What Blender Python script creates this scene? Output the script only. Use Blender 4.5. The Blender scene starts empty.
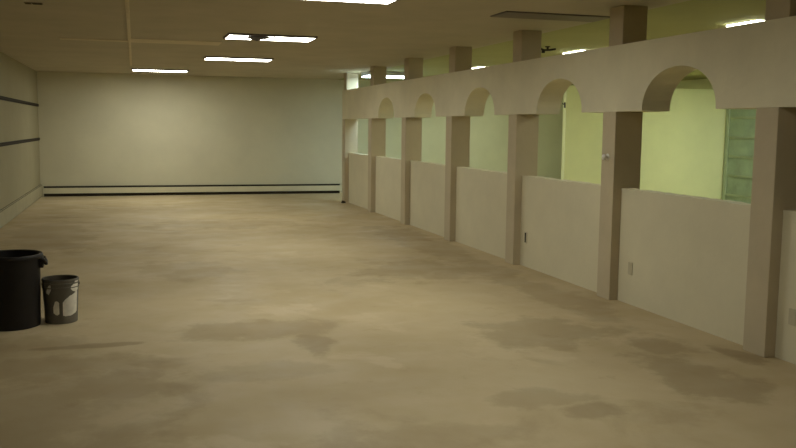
import bpy, bmesh, math, random
from mathutils import Vector, Matrix
random.seed(4)
scene = bpy.context.scene
COL = scene.collection

# ------------------------------------------------------------------ camera
CAM_H, FPX = 1.72, 870.07
YAW, PITCH, ROLL = 0.293433, 0.110272, 0.010805
cy, sy, cp, sp = math.cos(YAW), math.sin(YAW), math.cos(PITCH), math.sin(PITCH)
fwd = Vector((sy * cp, cy * cp, -sp))
rgt = Vector((cy, -sy, 0))
upv = rgt.cross(fwd)
r2 = rgt * math.cos(ROLL) + upv * math.sin(ROLL)
u2 = -rgt * math.sin(ROLL) + upv * math.cos(ROLL)
cam_d = bpy.data.cameras.new('camera')
cam = bpy.data.objects.new('camera', cam_d)
COL.objects.link(cam)
M = Matrix((r2, u2, -fwd)).transposed().to_4x4()
M.translation = Vector((0, 0, CAM_H))
cam.matrix_world = M
cam_d.sensor_fit = 'HORIZONTAL'
cam_d.sensor_width = 36.0
cam_d.lens = FPX / 796 * 36.0
cam_d.clip_start = 0.05
scene.camera = cam

# ------------------------------------------------------------------ world, exposure
w = bpy.data.worlds.new('world')
scene.world = w
w.use_nodes = True
w.node_tree.nodes['Background'].inputs[0].default_value = (0.9, 1.0, 0.8, 1)
w.node_tree.nodes['Background'].inputs[1].default_value = 0.0
vs = scene.view_settings
vs.view_transform = 'Standard'
vs.look = 'None'
vs.exposure = 0.82
vs.gamma = 1.0
vs.use_curve_mapping = False
try:
    scene.cycles.max_bounces = 10
    scene.cycles.diffuse_bounces = 8
except Exception:
    pass

# lamp strengths (fluorescent diffusers)
E_HALL = 14.8
E_COOL = 14.5
E_SIDE = 10.5
C_HALL = (0.97, 0.96, 0.82)
C_COOL = (0.70, 0.95, 1.06)
C_SIDE = (0.97, 1.0, 0.76)

# ------------------------------------------------------------------ materials
def s2l(c):
    return tuple(((v / 255.0) / 12.92 if v / 255.0 <= 0.04045 else ((v / 255.0 + 0.055) / 1.055) ** 2.4) for v in c)

def mat(name, col, rough=0.8, var=0.10, scale=3.0, stretch=(1, 1, 1), bump=0.0, bscale=60.0, metal=0.0, spec=0.3):
    m = bpy.data.materials.new(name)
    m.use_nodes = True
    nt = m.node_tree
    b = nt.nodes['Principled BSDF']
    b.inputs['Roughness'].default_value = rough
    b.inputs['Metallic'].default_value = metal
    b.inputs['Specular IOR Level'].default_value = spec
    tc = nt.nodes.new('ShaderNodeTexCoord')
    mp = nt.nodes.new('ShaderNodeMapping')
    mp.inputs['Scale'].default_value = stretch
    nt.links.new(tc.outputs['Object'], mp.inputs[0])
    n = nt.nodes.new('ShaderNodeTexNoise')
    n.inputs['Scale'].default_value = scale
    n.inputs['Detail'].default_value = 5
    n.inputs['Roughness'].default_value = 0.6
    nt.links.new(mp.outputs[0], n.inputs['Vector'])
    r = nt.nodes.new('ShaderNodeValToRGB')
    r.color_ramp.elements[0].position = 0.3
    r.color_ramp.elements[1].position = 0.7
    r.color_ramp.elements[0].color = tuple(c * (1 - var) for c in col) + (1,)
    r.color_ramp.elements[1].color = tuple(min(1, c * (1 + var)) for c in col) + (1,)
    nt.links.new(n.outputs['Fac'], r.inputs[0])
    nt.links.new(r.outputs[0], b.inputs['Base Color'])
    if bump:
        n2 = nt.nodes.new('ShaderNodeTexNoise')
        n2.inputs['Scale'].default_value = bscale
        n2.inputs['Detail'].default_value = 3
        nt.links.new(tc.outputs['Object'], n2.inputs['Vector'])
        bp = nt.nodes.new('ShaderNodeBump')
        bp.inputs['Strength'].default_value = bump
        bp.inputs['Distance'].default_value = 0.02
        nt.links.new(n2.outputs['Fac'], bp.inputs['Height'])
        nt.links.new(bp.outputs[0], b.inputs['Normal'])
    return m

def emit(name, col, strength):
    m = bpy.data.materials.new(name)
    m.use_nodes = True
    nt = m.node_tree
    nt.nodes.remove(nt.nodes['Principled BSDF'])
    e = nt.nodes.new('ShaderNodeEmission')
    e.inputs[0].default_value = col + (1,)
    e.inputs[1].default_value = strength
    nt.links.new(e.outputs[0], nt.nodes['Material Output'].inputs[0])
    return m

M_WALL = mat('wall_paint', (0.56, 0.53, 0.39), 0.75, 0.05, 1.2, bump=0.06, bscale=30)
M_LEFT = mat('wall_paint_left_shaded', (0.315, 0.285, 0.185), 0.75, 0.05, 1.2, bump=0.06, bscale=30)  # hall wall paint darkened to carry the dimmer light on this side
M_CEIL = mat('ceiling_board', (0.45, 0.405, 0.305), 0.9, 0.07, 1.4, bump=0.05, bscale=40)
M_CEIL2 = mat('side_room_ceiling_paint', (0.36, 0.36, 0.17), 0.9, 0.05, 1.4)
M_TRIM = mat('ceiling_batten_paint', (0.61, 0.54, 0.40), 0.8, 0.05, 4)
M_YEL = mat('yellow_green_paint', (0.65, 0.655, 0.365), 0.75, 0.06, 1.0, bump=0.05, bscale=30)
M_BACK2 = mat('pale_green_paint', (0.61, 0.62, 0.42), 0.75, 0.05, 1.0)
M_COL = mat('column_paint', (0.49, 0.42, 0.295), 0.7, 0.06, 2.0, bump=0.10, bscale=25)
M_BEAM = mat('beam_paint', (0.68, 0.635, 0.475), 0.72, 0.07, 1.6, bump=0.08, bscale=20)
M_HALF = mat('half_wall_paint', (0.63, 0.585, 0.43), 0.72, 0.05, 1.6, bump=0.08, bscale=22)
M_HEAT = mat('heater_enamel', (0.60, 0.56, 0.40), 0.5, 0.05, 3)
M_HEAT2 = mat('heater_enamel_darker', (0.36, 0.33, 0.22), 0.6, 0.06, 3)  # darker copy of the heater enamel for the left wall
M_DARK = mat('dark_recess', (0.035, 0.03, 0.022), 0.9, 0.2, 5)
M_RAIL = mat('dark_rail_wood', (0.016, 0.011, 0.007), 0.8, 0.3, 3, stretch=(1, 0.2, 6))
M_RAILEDGE = mat('rail_channel_metal', (0.045, 0.035, 0.022), 0.8, 0.2, 5)
M_FRAME = mat('light_frame_metal', (0.16, 0.14, 0.14), 0.5, 0.1, 6)
M_DEAD = mat('dead_diffuser', (0.155, 0.125, 0.095), 0.5, 0.10, 3)
M_BIN = mat('bin_plastic', (0.012, 0.010, 0.010), 0.55, 0.2, 4)
M_BUCK = mat('bucket_plastic', (0.135, 0.125, 0.105), 0.6, 0.2, 6)
M_BUCKIN = mat('bucket_dried_paint', (0.20, 0.18, 0.13), 0.8, 0.3, 9)
M_LINER = mat('dark_inside', (0.06, 0.05, 0.035), 0.8, 0.4, 9)
M_WHITE = mat('white_paint_drip', (0.72, 0.69, 0.62), 0.7, 0.12, 14)
M_METAL = mat('chrome', (0.72, 0.71, 0.68), 0.3, 0.05, 8, metal=0.5)
M_STEEL = mat('wire_steel', (0.35, 0.33, 0.30), 0.4, 0.1, 8, metal=1.0)
M_PLATE = mat('outlet_plate_plastic', (0.50, 0.455, 0.325), 0.45, 0.04, 5)
M_SOCK = mat('outlet_socket_dark', (0.10, 0.085, 0.06), 0.5, 0.1, 5)
M_BLACK = mat('black_paint_metal', (0.03, 0.026, 0.022), 0.5, 0.1, 5)
M_TORN = mat('scorched_plastic', (0.035, 0.026, 0.035), 0.6, 0.4, 18)
M_PANE = mat('grey_green_pane', (0.29, 0.365, 0.25), 0.28, 0.22, 3.5, bump=0.15, bscale=9)
M_PANEF = mat('pale_window_bar', (0.37, 0.43, 0.28), 0.6, 0.05, 6)
M_CHIP = mat('dark_scrap', (0.03, 0.022, 0.016), 0.9, 0.3, 20)
D_HALL = emit('diffuser_warm_white', C_HALL, E_HALL)
D_COOL = emit('diffuser_cool_white', C_COOL, E_COOL)
D_SIDE = emit('diffuser_white', C_SIDE, E_SIDE)
D_DIM = emit('diffuser_aged_white', C_HALL, E_HALL * 0.68)
D_NEARWALL = emit('diffuser_strong_white', C_HALL, E_HALL * 1.12)
D_WEAK = emit('diffuser_weak_white', C_SIDE, E_SIDE * 0.55)
D_BRIGHT = emit('diffuser_new_white', (0.88, 1.0, 0.86), E_SIDE * 2.6)

def floor_material():
    m = bpy.data.materials.new('worn_concrete_floor')
    m.use_nodes = True
    nt = m.node_tree
    L = nt.links.new
    b = nt.nodes['Principled BSDF']
    b.inputs['Specular IOR Level'].default_value = 0.25
    tc = nt.nodes.new('ShaderNodeTexCoord')
    def noise(scale, detail=6, rough=0.6, dist=0.0, off=0.0):
        mp = nt.nodes.new('ShaderNodeMapping')
        mp.inputs['Location'].default_value = (off, off * 1.7, 0)
        L(tc.outputs['Object'], mp.inputs[0])
        n = nt.nodes.new('ShaderNodeTexNoise')
        n.inputs['Scale'].default_value = scale
        n.inputs['Detail'].default_value = detail
        n.inputs['Roughness'].default_value = rough
        n.inputs['Distortion'].default_value = dist
        L(mp.outputs[0], n.inputs['Vector'])
        return n
    def mix(a, bb, fac, mode='MIX'):
        x = nt.nodes.new('ShaderNodeMix')
        x.data_type = 'RGBA'
        x.blend_type = mode
        for s, v in ((x.inputs[6], a), (x.inputs[7], bb)):
            if isinstance(v, tuple): s.default_value = v + (1,)
            else: L(v, s)
        if isinstance(fac, (int, float)): x.inputs[0].default_value = fac
        else: L(fac, x.inputs[0])
        return x.outputs[2]
    def ramp(src, p0, p1, v0=0.0, v1=1.0):
        r = nt.nodes.new('ShaderNodeMapRange')
        r.interpolation_type = 'SMOOTHSTEP'
        r.inputs[1].default_value = p0; r.inputs[2].default_value = p1
        r.inputs[3].default_value = v0; r.inputs[4].default_value = v1
        L(src, r.inputs[0])
        return r.outputs[0]
    base = mix((0.42, 0.335, 0.20), (0.50, 0.41, 0.26), ramp(noise(0.45, 4).outputs['Fac'], 0.35, 0.65))
    # worn brown patches with fairly crisp edges
    base = mix(base, (0.30, 0.228, 0.13), ramp(noise(0.75, 7, 0.62, 0.4, 7.3).outputs['Fac'], 0.56, 0.68, 0, 0.42))
    base = mix(base, (0.55, 0.455, 0.30), ramp(noise(1.1, 6, 0.6, 0.3, 3.1).outputs['Fac'], 0.57, 0.66, 0, 0.5))
    base = mix(base, (0.33, 0.25, 0.14), ramp(noise(3.2, 8, 0.7, 0.2, 11.0).outputs['Fac'], 0.58, 0.72, 0, 0.4))
    # single stains, last two broad darker areas of the left floor: x, y, rx, ry, strength
    stains_and_dark = [(1.36, 6.70, .15, .34, .55), (0.95, 7.25, .75, .38, .42), (-0.37, 7.05, .55, .07, .7),
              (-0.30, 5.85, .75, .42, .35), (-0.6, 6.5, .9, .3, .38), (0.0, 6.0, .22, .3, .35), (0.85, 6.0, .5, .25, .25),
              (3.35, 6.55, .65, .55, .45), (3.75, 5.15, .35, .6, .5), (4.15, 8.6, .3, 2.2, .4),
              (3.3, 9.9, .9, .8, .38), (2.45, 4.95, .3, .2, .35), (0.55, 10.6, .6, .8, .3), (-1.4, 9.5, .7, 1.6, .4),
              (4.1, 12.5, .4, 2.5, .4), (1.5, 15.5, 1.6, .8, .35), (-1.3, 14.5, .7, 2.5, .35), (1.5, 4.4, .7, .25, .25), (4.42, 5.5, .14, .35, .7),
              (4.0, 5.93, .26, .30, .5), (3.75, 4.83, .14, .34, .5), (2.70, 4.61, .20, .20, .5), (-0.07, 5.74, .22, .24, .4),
              (-1.0, 5.2, 1.1, 1.1, .34), (-1.6, 7.5, .6, 2.2, .36)]  # broad soft darkening over the left of the floor
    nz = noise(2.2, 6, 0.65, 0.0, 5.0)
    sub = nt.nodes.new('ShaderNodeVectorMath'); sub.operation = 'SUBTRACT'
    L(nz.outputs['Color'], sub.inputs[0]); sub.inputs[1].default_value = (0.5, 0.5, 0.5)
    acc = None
    for (x, y, rx, ry, s) in stains_and_dark:
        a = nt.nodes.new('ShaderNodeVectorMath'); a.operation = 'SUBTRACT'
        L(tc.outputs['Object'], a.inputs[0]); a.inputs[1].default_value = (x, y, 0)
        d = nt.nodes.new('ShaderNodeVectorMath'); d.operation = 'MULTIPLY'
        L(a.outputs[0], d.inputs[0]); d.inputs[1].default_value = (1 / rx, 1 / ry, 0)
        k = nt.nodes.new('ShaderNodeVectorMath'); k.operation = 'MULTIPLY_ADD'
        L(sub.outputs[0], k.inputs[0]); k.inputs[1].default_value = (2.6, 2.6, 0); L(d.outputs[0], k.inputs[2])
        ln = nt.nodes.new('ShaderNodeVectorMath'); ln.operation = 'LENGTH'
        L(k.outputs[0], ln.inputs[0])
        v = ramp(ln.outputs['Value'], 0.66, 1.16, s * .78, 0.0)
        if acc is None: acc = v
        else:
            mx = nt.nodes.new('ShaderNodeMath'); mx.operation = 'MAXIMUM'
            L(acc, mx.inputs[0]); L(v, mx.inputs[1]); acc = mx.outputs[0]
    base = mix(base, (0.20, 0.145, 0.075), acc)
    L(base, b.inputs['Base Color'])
    L(ramp(noise(1.6, 5).outputs['Fac'], 0.3, 0.7, 0.5, 0.8), b.inputs['Roughness'])
    bp = nt.nodes.new('ShaderNodeBump')
    bp.inputs['Strength'].default_value = 0.12
    bp.inputs['Distance'].default_value = 0.01
    L(noise(14, 5).outputs['Fac'], bp.inputs['Height'])
    L(bp.outputs[0], b.inputs['Normal'])
    return m
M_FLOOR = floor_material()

# ------------------------------------------------------------------ helpers
def bm_box(bm, x0, x1, y0, y1, z0, z1):
    vs_ = [bm.verts.new((x, y, z)) for x in (x0, x1) for y in (y0, y1) for z in (z0, z1)]
    for f in ((0, 1, 3, 2), (4, 6, 7, 5), (0, 4, 5, 1), (2, 3, 7, 6), (0, 2, 6, 4), (1, 5, 7, 3)):
        bm.faces.new([vs_[i] for i in f])

def bm_lathe(bm, prof, seg=40, ctr=(0, 0, 0), hollow=False):
    rings = []
    for r, z in prof:
        rings.append([bm.verts.new((ctr[0] + r * math.cos(2 * math.pi * i / seg), ctr[1] + r * math.sin(2 * math.pi * i / seg), ctr[2] + z)) for i in range(seg)])
    for a, b in zip(rings, rings[1:]):
        for i in range(seg):
            j = (i + 1) % seg
            bm.faces.new((a[i], a[j], b[j], b[i]))
    if hollow:                       # closed ring profile: join last ring to first
        a, b = rings[-1], rings[0]
        for i in range(seg):
            j = (i + 1) % seg
            bm.faces.new((a[i], a[j], b[j], b[i]))
    else:
        bm.faces.new(rings[0][::-1])
        bm.faces.new(rings[-1])

def bm_tube(bm, pts, r, seg=8):
    prev = None
    rings = []
    for i, p in enumerate(pts):
        p = Vector(p)
        d = (Vector(pts[min(i + 1, len(pts) - 1)]) - Vector(pts[max(i - 1, 0)])).normalized()
        a = d.cross(Vector((0.13, 0.31, 0.94)))
        if a.length < 1e-3: a = d.cross(Vector((1, 0, 0)))
        a.normalize(); b = d.cross(a)
        rings.append([bm.verts.new(p + (a * math.cos(2 * math.pi * k / seg) + b * math.sin(2 * math.pi * k / seg)) * r) for k in range(seg)])
    for A, B in zip(rings, rings[1:]):
        for k in range(seg):
            j = (k + 1) % seg
            bm.faces.new((A[k], A[j], B[j], B[k]))
    bm.faces.new(rings[0][::-1]); bm.faces.new(rings[-1])

def obj(name, bm, m, parent=None, bevel=0.0, smooth=False):
    bmesh.ops.recalc_face_normals(bm, faces=bm.faces[:])
    me = bpy.data.meshes.new(name)
    bm.to_mesh(me); bm.free()
    me.materials.append(m)
    o = bpy.data.objects.new(name, me)
    COL.objects.link(o)
    if parent is not None: o.parent = parent
    if smooth:
        for p in me.polygons: p.use_smooth = True
        try: me.set_sharp_from_angle(angle=math.radians(40))
        except Exception: pass
    if bevel:
        bv = o.modifiers.new('bevel', 'BEVEL')
        bv.width = bevel; bv.segments = 2; bv.limit_method = 'ANGLE'
    return o

def box(name, m, x0, x1, y0, y1, z0, z1, parent=None, bevel=0.0):
    bm = bmesh.new(); bm_box(bm, x0, x1, y0, y1, z0, z1)
    return obj(name, bm, m, parent, bevel)

def tag(o, label, cat, group=None):
    o['label'] = label; o['category'] = cat; o['kind'] = 'thing'
    if group: o['group'] = group
    return o

def thing(name, label, cat, loc=(0, 0, 0), group=None):
    o = bpy.data.objects.new(name, None)
    o.empty_display_size = 0.1
    o.location = loc
    COL.objects.link(o)
    return tag(o, label, cat, group)

def struct(o):
    o['kind'] = 'structure'
    return o

# ------------------------------------------------------------------ the hall and the room beyond the arcade
XL, YB, HC = -2.166, 22.21, 2.937
YF, XR = -4.0, 12.95
X_EDGE = 5.02                     # the hall's ceiling ends here, the next room's begins
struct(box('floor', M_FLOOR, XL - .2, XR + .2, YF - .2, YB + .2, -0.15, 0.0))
struct(box('ceiling', M_CEIL, XL - .2, X_EDGE, YF - .2, YB + .2, HC, HC + .2))
struct(box('ceiling_side', M_CEIL2, X_EDGE, XR + .2, YF - .2, YB + .2, HC + .012, HC + .2))
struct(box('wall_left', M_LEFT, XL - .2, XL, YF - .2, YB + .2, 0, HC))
struct(box('wall_back', M_WALL, XL, X_EDGE + .3, YB, YB + .2, 0, HC))
struct(box('wall_back_side', M_BACK2, X_EDGE + .3, XR, YB, YB + .2, 0, HC + .012))
struct(box('wall_front', M_WALL, XL, XR, YF - .2, YF, 0, HC))
struct(box('wall_right', M_YEL, XR, XR + .2, YF, YB + .2, 0, HC + .012))
struct(box('wall_partition', M_YEL, 8.88, XR, 17.0, 17.14, 0, 2.655))

# battens on the hall ceiling
struct(box('trim_1', M_TRIM, -0.065, -0.025, 3.0, 18.9, HC - .014, HC, bevel=.004))
struct(box('trim_2', M_TRIM, -0.025, 1.25, 13.10, 13.66, HC - .008, HC, bevel=.003))
struct(box('trim_3', M_TRIM, -1.0, -0.065, 13.42, 13.66, HC - .006, HC, bevel=.002))

# panelled window in the side wall of the next room
wy0, wy1, wz0, wz1 = 14.0, 16.86, 0.06, 2.60
bm = bmesh.new()
bm_box(bm, XR - .05, XR, wy0 - .05, wy0, wz0 - .05, wz1 + .05)
bm_box(bm, XR - .05, XR, wy1, wy1 + .10, wz0 - .05, wz1 + .05)
bm_box(bm, XR - .05, XR, wy0, wy1, wz1, wz1 + .05)
bm_box(bm, XR - .05, XR, wy0, wy1, wz0 - .05, wz0)
zs = [0.28, 0.72, 1.15, 1.58, 2.02]
for z in zs:
    bm_box(bm, XR - .045, XR, wy0, wy1, z - .014, z + .014)
win = struct(obj('window_1', bm, M_PANEF))
for a, b in zip([wz0] + zs, zs + [wz1]):
    box('window_pane', M_PANE, XR - .025, XR - .008, wy0 + .004, wy1 - .004, a + .02, b - .02, win)

# ------------------------------------------------------------------ the arcade
B, CW, XW = 2.3304, 0.25, 4.574
def cyk(k): return 5.666 + (6 - k) * B + {5: -.04, 4: -.015}.get(k, 0)
XB0, XB1 = XW + .004, XW + .308         # beam faces
ZB, ZT = 1.902, 2.553

# the arched beam: quads between the arch profile and the top
prof = []
YE0, YE1 = cyk(8) - CW, cyk(0) + .02
pts = [(YE0, ZB)]
for k in (8, 7, 6, 5, 4, 3, 2):     # the farthest bay has no arch
    yc = cyk(k) + (B - CW) / 2
    yc += {6: .0, 5: -.035, 4: -.02}.get(k, 0)
    ry, rz = 0.548, 0.385
    N = 28
    for i in range(N + 1):
        t = math.pi * (1 - i / N)
        pts.append((yc + ry * math.cos(t), ZB + rz * math.sin(t) ** 0.9 if 0 < i < N else ZB))
pts.append((YE1, ZB))
bm = bmesh.new()
A = [[bm.verts.new((x, y, z)) for (y, z) in pts] for x in (XB0, XB1)]
T = [[bm.verts.new((x, y, ZT)) for (y, z) in pts] for x in (XB0, XB1)]
for i in range(len(pts) - 1):
    bm.faces.new((A[0][i], A[0][i + 1], T[0][i + 1], T[0][i]))
    bm.faces.new((A[1][i + 1], A[1][i], T[1][i], T[1][i + 1]))
    bm.faces.new((A[0][i + 1], A[0][i], A[1][i], A[1][i + 1]))
    bm.faces.new((T[0][i], T[0][i + 1], T[1][i + 1], T[1][i]))
bm.faces.new((A[0][0], T[0][0], T[1][0], A[1][0]))
bm.faces.new((A[0][-1], A[1][-1], T[1][-1], T[0][-1]))
beam = obj('arcade_beam', bm, M_BEAM)
tag(beam, 'long beige plaster beam with a row of arches resting on the columns', 'beam')

struct(box('wall_right_near', M_HALF, XW + .01, XW + .29, YF, cyk(8) - CW, 0, HC))

COL_LABEL = {
    6: 'beige square column nearest the camera at the right edge, dark scuff at its foot',
    5: 'beige square column with a small shiny knob at eye height',
    4: 'beige square column just left of the half wall with the dark empty outlet',
    3: 'fourth beige square column from the right edge, just left of the fifth half wall from far end',
    2: 'third beige square column from the far end of the arcade',
    1: 'second beige square column from the far end of the arcade',
    0: 'farthest beige square column by the back wall, dark scrap at its foot',
    7: 'beige square column just past the right edge, nearer than the tall one in view'}
COL_LABEL[3] = 'fourth beige square column from the far end, also fourth from the right edge'
POST_LABEL = {6: 'post stub on the beam above the nearest column at the right edge',
              5: 'post stub between beam and ceiling above the column with the knob',
              4: 'post stub with the small black bracket right behind it',
              3: 'post stub on the beam, fourth from the right edge',
              2: 'post stub on the beam, third from the far end',
              1: 'dark post stub in front of the cool white box light',
              0: 'farthest post stub, brightly lit, on the end of the beam',
              7: 'post stub just past the right edge of the view'}
def make_column(k):
    y1 = cyk(k); y0 = y1 - CW
    hw = CW / 2
    bm = bmesh.new(); bm_box(bm, -.14, .166, -hw, hw, 0, ZB - .0005)
    c = obj('column', bm, M_COL, None, .006)
    c.location = (XW + .14, (y0 + y1) / 2, 0)
    tag(c, COL_LABEL[k], 'column', 'square columns of the arcade')
    bm = bmesh.new(); bm_box(bm, -.104, .166, -hw - .012, hw, 0, HC - ZT - .001)
    p = obj('post_stub', bm, M_COL, None, .006)
    p.location = (XW + .14, (y0 + y1) / 2, ZT + .0005)
    tag(p, POST_LABEL[k], 'post', 'post stubs between beam and ceiling')
for k in (6, 5, 4, 3, 2, 1, 0, 7):
    make_column(k)

HW_LABEL = {6: 'widest cream half wall in view, between knob column and nearest column, with pale outlet plate',
            5: 'cream half wall with the dark empty outlet near its left end',
            4: 'plain cream half wall directly left of the one with the dark empty outlet',
            3: 'third cream half wall from the far end, no outlet on it',
            2: 'second cream half wall from the far end of the arcade',
            1: 'farthest cream half wall, with a brightly lit ledge on top',
            7: 'cream half wall cut by the right edge, with an outlet plate'}
def make_half_wall(k):
    # fills the bay between column k (near) and column k-1 (far)
    ya, yb = cyk(k), cyk(k - 1) - CW
    h = thing('half_wall', HW_LABEL[k], 'half wall', (XW + .16, (ya + yb) / 2, 0), 'half walls under the arches')
    L = (yb - ya) / 2 - .002
    bm = bmesh.new(); bm_box(bm, -.064, .064, -L, L, 0, 1.118)
    obj('panel', bm, M_HALF, h)
    bm = bmesh.new()
    n = 26                              # top skim, slightly uneven like hand-floated plaster
    rnd = random.Random(k)
    rows = []
    for i in range(n + 1):
        y = -L + 2 * L * i / n
        z = 1.138 + rnd.uniform(-.005, .005)
        rows.append([bm.verts.new(v) for v in ((-.066, y, 1.1175), (-.066, y, z), (.066, y, z), (.066, y, 1.1175))])
    for a, b in zip(rows, rows[1:]):
        for j in range(4):
            q = (j + 1) % 4
            bm.faces.new((a[j], a[q], b[q], b[j]))
    bm.faces.new(rows[0]); bm.faces.new(rows[-1][::-1])
    obj('top_ledge', bm, M_HALF, h)
    return h
for k in (6, 5, 4, 3, 2, 1, 7):
    make_half_wall(k)

# outlet plates on the half walls
XH = XW + .096
def make_outlet(y, z, label, dark=False):
    o = thing('outlet_box' if dark else 'outlet_plate', label, 'outlet', (XH - .0005, y, z), 'outlets on the half walls')
    if dark:
        bm = bmesh.new(); bm_box(bm, -.008, 0, -.04, .04, -.07, .07)
        obj('box_rim', bm, M_PLATE, o, .002)
        bm = bmesh.new(); bm_box(bm, -.010, -.0075, -.016, .016, -.060, .060)
        obj('opening', bm, M_DARK, o)
    else:
        bm = bmesh.new(); bm_box(bm, -.008, 0, -.037, .037, -.062, .062)
        obj('cover', bm, M_PLATE, o, .003)
        for s in (-1, 1):
            bm = bmesh.new(); bm_box(bm, -.0105, -.0075, -.016, .016, s * .026 - .014, s * .026 + .014)
            obj('socket', bm, M_SOCK if False else M_PLATE, o, .003)
make_outlet(7.482, .358, 'pale outlet plate on the widest half wall, low beside the knob column')
make_outlet(5.25, .348, 'tan outlet plate on the half wall cut by the right edge')
make_outlet(9.90, .368, 'dark open outlet box low on a cream half wall', True)

# small shiny knob on a column
kn = thing('wall_knob', 'small shiny metal knob on the face of a beige column', 'knob', (XW + .002, 7.835, 1.447))
bm = bmesh.new(); bm_lathe(bm, [(.036, 0), (.036, .004), (.026, .010)], 24)
o = obj('rose', bm, M_METAL, kn, smooth=True); o.rotation_euler = (0, -math.pi / 2, 0)
bm = bmesh.new(); bm_lathe(bm, [(.011, .006), (.011, .020), (.022, .026), (.030, .038), (.028, .052), (.014, .060), (.002, .062)], 20)
o = obj('handle', bm, M_METAL, kn, smooth=True); o.rotation_euler = (0, -math.pi / 2, 0)

# ------------------------------------------------------------------ ceiling lights
def make_light(label, x0, y0, dmat, group, zc=HC, wx=1.2, wy=.6, fr=.022, drop=-.004):
    o = thing('ceiling_light', label, 'ceiling light', (x0 + wx / 2, y0 + wy / 2, zc), group)
    hx, hy, dz = wx / 2, wy / 2, .028 if drop < 0 else .010
    bm = bmesh.new()
    bm_box(bm, -hx, hx, -hy, -hy + fr, -dz, 0)
    bm_box(bm, -hx, hx, hy - fr, hy, -dz, 0)
    bm_box(bm, -hx, -hx + fr, -hy + fr, hy - fr, -dz, 0)
    bm_box(bm, hx - fr, hx, -hy + fr, hy - fr, -dz, 0)
    obj('frame', bm, M_FRAME, o)
    bm = bmesh.new()
    bm_box(bm, -hx + fr, hx - fr, -hy + fr, hy - fr, -dz - drop, -.006)
    obj('diffuser', bm, dmat, o)
    return o
G1 = 'recessed ceiling lights of the hall'
make_light('lit white ceiling light cut by the top edge, nearest the camera', 1.2, 7.72, D_HALL, G1)
make_light('lit white ceiling light between the broken one and the leftmost one', 1.22, 15.85, D_HALL, G1)
make_light('leftmost lit ceiling light, closest to the back wall', -0.03, 19.95, D_NEARWALL, G1)

# the broken fixture: two diffuser pieces and a sagging scorched flap
bl = thing('ceiling_light', 'lit ceiling light with a dark broken flap hanging across its diffuser', 'ceiling light', (1.8, 12.1, HC), G1)
hx, hy, fr, dz = .6, .3, .022, .028
bm = bmesh.new()
bm_box(bm, -hx, hx, -hy, -hy + fr, -dz, 0)
bm_box(bm, -hx, hx, hy - fr, hy, -dz, 0)
bm_box(bm, -hx, -hx + fr, -hy + fr, hy - fr, -dz, 0)
bm_box(bm, hx - fr, hx, -hy + fr, hy - fr, -dz, 0)
obj('frame', bm, M_FRAME, bl)
def slab(poly, z0, z1):
    bm = bmesh.new()
    a = [bm.verts.new((x, y, z0)) for x, y in poly]; b = [bm.verts.new((x, y, z1)) for x, y in poly]
    bm.faces.new(a[::-1]); bm.faces.new(b)
    for i in range(len(poly)):
        j = (i + 1) % len(poly)
        bm.faces.new((a[i], a[j], b[j], b[i]))
    return bm
o = obj('diffuser', slab([(-.578, -.278), (-.36, -.278), (-.215, .278), (-.578, .278)], -.024, -.006), D_HALL, bl)
obj('diffuser', slab([(.08, -.278), (.578, -.278), (.578, .278), (-.185, .278)], -.024, -.006), D_HALL, bl)
obj('backing_tray', slab([(-.36, -.278), (.08, -.278), (-.185, .278), (-.215, .278)], -.008, -.003), M_TORN, bl)
# crumpled flap with real folds and thickness
bm = bmesh.new()
rnd = random.Random(9)
top = [(-.40, -.30), (-.29, -.31), (-.20, -.30), (-.11, -.30), (-.06, -.30), (.03, -.30)]
bot = [(-.36, -.20), (-.27, -.02), (-.20, .14), (-.15, .22), (-.11, .02), (-.04, -.18)]
rows = []
for (a, b) in zip(top, bot):
    col = []
    for t in (0, .35, .7, 1):
        x = a[0] + (b[0] - a[0]) * t; y = a[1] + (b[1] - a[1]) * t
        z = -.031 - .012 * math.sin(t * 2.6) + rnd.uniform(-.012, .0)
        col.append((x, y, z))
    rows.append(col)
F = [[bm.verts.new(p) for p in c] for c in rows]
K = [[bm.verts.new((p[0], p[1], p[2] + .006)) for p in c] for c in rows]
for i in range(5):
    for j in range(3):
        bm.faces.new((F[i][j], F[i][j + 1], F[i + 1][j + 1], F[i + 1][j]))
        bm.faces.new((K[i][j], K[i + 1][j], K[i + 1][j + 1], K[i][j + 1]))
for i in range(5):
    bm.faces.new((F[i][0], F[i + 1][0], K[i + 1][0], K[i][0]))
    bm.faces.new((F[i][3], K[i][3], K[i + 1][3], F[i + 1][3]))
for j in range(3):
    bm.faces.new((F[0][j], K[0][j], K[0][j + 1], F[0][j + 1]))
    bm.faces.new((F[5][j], F[5][j + 1], K[5][j + 1], K[5][j]))
obj('torn_flap', bm, M_TORN, bl)['label'] = 'dark torn flap'

make_light('unlit dark brown ceiling light beside the arcade posts', 3.72, 8.50, M_DEAD, G1, wx=1.25, wy=.44, fr=.008, drop=.004)
make_light('dimmer hall ceiling light above the top edge, nearest the front wall', 1.2, 3.7, D_DIM, G1)

G2 = 'ceiling lights of the room beyond the arcade'
make_light('bright sliver of light above the beam, nearest the right edge', 6.58, 8.20, D_SIDE, G2, HC + .012, wy=.54, fr=.004, drop=.02)
make_light('bright sliver of light above the beam, between the second and third posts from right edge', 6.61, 12.24, D_SIDE, G2, HC + .012, fr=.004, drop=.02)
make_light('bright sliver of light above the beam, just right of a far column post', 6.57, 16.25, D_WEAK, G2, HC + .012, fr=.004, drop=.02)
for y_, l_ in ((8.34, 'second row light of the far room, level with the knob column'), (13.5, 'second row light of the far room, in front of the yellow partition')):
    make_light(l_, 10.3 if y_ < 9 else 11.5, y_, D_SIDE if y_ < 9 else D_BRIGHT, G2, HC + .012, fr=.004, drop=.02)
make_light('far room light in the corner behind the yellow partition', 8.1, 19.6, D_SIDE, G2, HC + .012, fr=.004, drop=.02)
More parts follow.
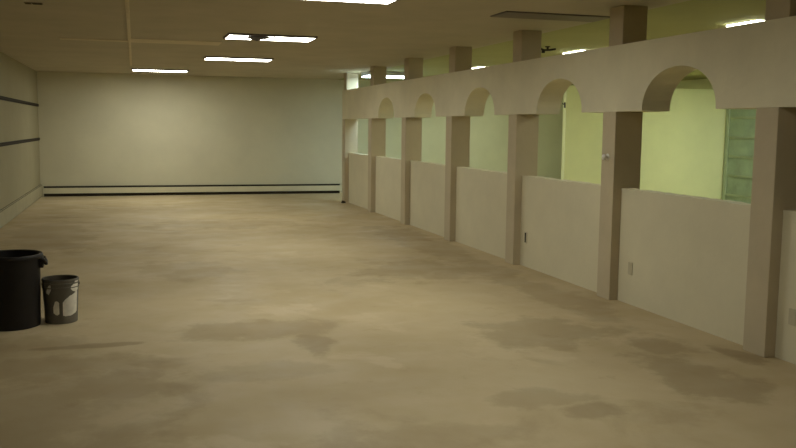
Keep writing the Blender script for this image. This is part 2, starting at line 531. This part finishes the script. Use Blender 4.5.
# surface-mounted box light near the end of the arcade
bx = thing('box_light', 'cool white box light near the far end above the beam, partly behind a post', 'ceiling light', (5.5, 18.9, HC), G2)
bm = bmesh.new(); bm_box(bm, -.60, .60, -.30, .30, -.085, .0)
obj('housing', bm, mat('box_light_side', (0.42, 0.42, 0.44), .5, .05, 4), bx, .004)
bm = bmesh.new(); bm_box(bm, -.585, .585, -.285, .285, -.105, -.0855)
obj('diffuser', bm, D_COOL, bx)

# ceiling vent and hanging bracket
v = thing('ceiling_vent', 'tiny dark slotted vent on the brown ceiling near the top left corner', 'vent', (-.955, 9.71, HC))
bm = bmesh.new(); bm_box(bm, -.088, .088, -.055, .055, -.006, 0)
obj('plate', bm, M_DEAD, v, .002)
for (a, b) in ((-.08, -.025), (-.01, .08)):
    bm = bmesh.new(); bm_box(bm, a, b, -.04, .04, -.010, -.005)
    obj('slot', bm, M_DARK, v)

br = thing('ceiling_bracket', 'small black bracket hanging under the green ceiling right of a post', 'bracket', (5.93, 12.0, HC + .012))
bm = bmesh.new(); bm_lathe(bm, [(.04, -.012), (.04, 0)], 16); obj('mount', bm, M_BLACK, br)
bm = bmesh.new(); bm_box(bm, -.012, .012, -.012, .012, -.05, -.011); obj('stem', bm, M_BLACK, br)
bm = bmesh.new(); bm_tube(bm, [(-.14, 0, -.03), (-.06, 0, -.055), (.04, 0, -.05), (.13, 0, -.035)], .016); obj('arm', bm, M_BLACK, br)
bm = bmesh.new(); bm_box(bm, -.09, -.05, -.02, .02, -.10, -.055); obj('clip', bm, M_BLACK, br, .004)

# ------------------------------------------------------------------ baseboard heaters
def heater_along_x(label, x0, x1):
    h = thing('baseboard_heater', label, 'baseboard heater', ((x0 + x1) / 2, YB - .0005, 0), 'baseboard heaters')
    L = (x1 - x0) / 2
    bm = bmesh.new(); bm_box(bm, -L, L, -.012, 0, 0, .245); obj('back_plate', bm, M_DARK, h)
    bm = bmesh.new(); bm_box(bm, -L, L, -.07, -.062, .072, .205); bm_box(bm, -L, L, -.062, -.045, .196, .205); obj('front_cover', bm, M_HEAT, h, .002)
    bm = bmesh.new(); bm_box(bm, -L, L, -.055, -.0125, .228, .245); obj('top_hood', bm, M_DARK, h, .002)
    bm = bmesh.new(); bm_tube(bm, [(-L, -.038, .13), (L, -.038, .13)], .012); obj('pipe', bm, M_STEEL, h)
    for s in (-1, 1):
        bm = bmesh.new(); bm_box(bm, s * L - (.02 if s > 0 else 0), s * L + (0 if s > 0 else .02), -.0715, -.0005, .0, .246); obj('end_cap', bm, M_HEAT, h, .002)
    return h
heater_along_x('long cream baseboard heater along the foot of the back wall', XL + .045, XW + .55)

h = thing('baseboard_heater', 'cream baseboard heater along the foot of the left wall', 'baseboard heater', (XL + .0005, 16.0, 0), 'baseboard heaters')
L = 6.19
bm = bmesh.new(); bm_box(bm, 0, .008, -L, L, 0, .290); obj('back_plate', bm, M_DARK, h)
bm = bmesh.new(); bm_box(bm, .030, .036, -L, L, .015, .268); bm_box(bm, .022, .030, -L, L, .260, .268); obj('front_cover', bm, M_HEAT2, h, .002)
bm = bmesh.new(); bm_box(bm, .0085, .026, -L, L, .276, .290); obj('top_hood', bm, M_HEAT2, h, .002)
bm = bmesh.new(); bm_tube(bm, [(.019, -L, .13), (.019, L, .13)], .009); obj('pipe', bm, M_STEEL, h)
for s in (-1, 1):
    bm = bmesh.new(); bm_box(bm, .0005, .037, s * L - (.02 if s > 0 else 0), s * L + (0 if s > 0 else .02), 0, .291); obj('end_cap', bm, M_HEAT2, h, .002)

# dark rails on the left wall
def rail(label, z):
    r_ = thing('wall_rail', label, 'wall rail', (XL + .0005, 15.6, z), 'dark rails on the left wall')
    Lr = 6.55
    bm = bmesh.new(); bm_box(bm, 0, .022, -Lr, Lr, -.032, .032); obj('board', bm, M_RAIL, r_, .003)
    bm = bmesh.new(); bm_box(bm, .0215, .030, -Lr, Lr, -.006, .004); obj('channel', bm, M_RAILEDGE, r_)
rail('upper dark rail running along the left wall', 2.150)
rail('lower dark rail running along the left wall', 1.365)

# ------------------------------------------------------------------ bin and bucket
b = thing('trash_bin', 'large black plastic trash bin on the floor at the left edge', 'trash bin', (-1.035, 7.94, 0))
bm = bmesh.new()
bm_lathe(bm, [(.21, .0), (.222, .004), (.224, .03), (.237, .55), (.243, .575), (.243, .61), (.240, .618), (.228, .618), (.226, .56), (.214, .035), (.01, .03)], 48)
obj('body', bm, M_BIN, b, smooth=True)
bm = bmesh.new()
bm_lathe(bm, [(.236, .585), (.258, .588), (.262, .602), (.258, .616), (.252, .624), (.236, .624), (.230, .612)], 48, hollow=True)
obj('rim', bm, M_BIN, b, smooth=True)
for s in (-1, 1):
    bm = bmesh.new()
    pts_ = [(s * .235, -.06, .585), (s * .262, -.058, .575), (s * .278, -.045, .545), (s * .282, 0, .53), (s * .278, .045, .545), (s * .262, .058, .575), (s * .235, .06, .585)]
    bm_tube(bm, pts_, .016, 10)
    bm_box(bm, min(s * .236, s * .262), max(s * .236, s * .262), -.05, .05, .50, .59)
    obj('handle', bm, M_BIN, b, smooth=True)

k = thing('paint_bucket', 'grey plastic bucket splashed with white paint, beside the black bin', 'bucket', (-.650, 8.03, 0))
bm = bmesh.new()
bm_lathe(bm, [(.130, 0), (.134, .004), (.150, .37), (.151, .375), (.150, .388), (.143, .388), (.141, .36), (.125, .03), (.0, .026)], 40)
obj('body', bm, M_BUCK, k, smooth=True)
bm = bmesh.new()
bm_lathe(bm, [(.1255, .092), (.1395, .355), (.1415, .384), (.1385, .384), (.1375, .355), (.1235, .092)], 40, hollow=True)
o = obj('dark_liner', bm, M_LINER, k, smooth=True); o['label'] = 'dark inside of the bucket'  # added shell that darkens the inside of the bucket
bm = bmesh.new()
for z, r_ in ((.375, .153), (.350, .1525), (.315, .150)):
    bm_lathe(bm, [(r_ - .014, z - .007), (r_ + .001, z - .006), (r_ + .002, z), (r_ + .001, z + .006), (r_ - .014, z + .007)], 40, hollow=True)
obj('rim_rings', bm, M_BUCK, k, smooth=True)
bm = bmesh.new()
bm_lathe(bm, [(.0, .07), (.128, .07), (.128, .085), (.06, .095), (.0, .09)], 32)
obj('dried_paint', bm, M_BUCKIN, k, smooth=True)
# white splashes: curved shells hugging the wall of the bucket
def splash(a0, a1, ztop, zbot):
    bm = bmesh.new(); n = len(ztop) - 1
    P = []
    for i in range(n + 1):
        a = math.radians(a0 + (a1 - a0) * i / n)
        col = []
        for t in (0, .25, .5, .75, 1):
            z = zbot[i] + (ztop[i] - zbot[i]) * t
            rr = .132 + (.150 - .132) * z / .34
            col.append((math.cos(a), math.sin(a), z, rr))
        P.append(col)
    F = [[bm.verts.new((c * (r_ + .0025), s_ * (r_ + .0025), z)) for c, s_, z, r_ in col] for col in P]
    K = [[bm.verts.new((c * (r_ - .001), s_ * (r_ - .001), z)) for c, s_, z, r_ in col] for col in P]
    for i in range(n):
        for j in range(4):
            bm.faces.new((F[i][j], F[i + 1][j], F[i + 1][j + 1], F[i][j + 1]))
            bm.faces.new((K[i][j], K[i][j + 1], K[i + 1][j + 1], K[i + 1][j]))
        bm.faces.new((F[i][0], K[i][0], K[i + 1][0], F[i + 1][0]))
        bm.faces.new((F[i][4], F[i + 1][4], K[i + 1][4], K[i][4]))
    for i in (0, n):
        for j in range(4):
            bm.faces.new((F[i][j], F[i][j + 1], K[i][j + 1], K[i][j]))
    o = obj('paint_splash', bm, M_WHITE, k, smooth=True); o['label'] = 'white paint splash'
splash(-80, -22, [.19, .215, .23, .245, .25, .26, .27, .275], [.075, .068, .07, .068, .072, .08, .085, .10])
splash(-112, -92, [.15, .20, .205, .19], [.10, .085, .08, .09])
splash(-52, -18, [.32, .335, .35, .37, .37, .37], [.305, .285, .28, .27, .275, .29])
splash(-136, -118, [.29, .33, .36], [.27, .26, .30])
bm = bmesh.new()
bm_tube(bm, [(-.154 * math.cos(t), .02 - .158 * math.sin(t) * .98, .33 - .10 * math.sin(t)) for t in [math.pi * i / 20 for i in range(21)]], .0025, 6)
obj('bail_handle', bm, M_STEEL, k, smooth=True)
for s in (-1, 1):
    bm = bmesh.new(); bm_box(bm, s * .151 - .006, s * .151 + .006, .008, .032, .318, .342); obj('bail_ear', bm, M_BUCK, k, .003)

# ------------------------------------------------------------------ scraps
def scrap(x, y, label, r, seed):
    bm = bmesh.new()
    rnd = random.Random(seed)
    bmesh.ops.create_icosphere(bm, subdivisions=2, radius=r)
    for v_ in bm.verts:
        f_ = rnd.uniform(.75, 1.2)
        v_.co = Vector((v_.co.x * f_, v_.co.y * 1.5 * f_, max(-.25 * r, v_.co.z * .8 * f_)))
    zmin = min(v_.co.z for v_ in bm.verts)
    for v_ in bm.verts: v_.co.z -= zmin
    o = obj('scrap', bm, M_CHIP)
    o.location = (x, y, 0)
    return tag(o, label, 'debris')
scrap(4.52, 19.30, 'small black scrap on the floor at the foot of the farthest column', .05, 1)
wb = thing('wall_bracket', 'tiny dark bracket on the left edge of the yellow green partition', 'bracket', (8.881, 17.06, 2.24))
bm = bmesh.new(); bm_box(bm, -.012, 0, -.03, .03, -.06, .06); obj('back_plate', bm, M_BLACK, wb, .002)
bm = bmesh.new(); bm_tube(bm, [(-.008, 0, .03), (-.05, 0, .02), (-.06, 0, .05)], .012); obj('prong', bm, M_BLACK, wb)
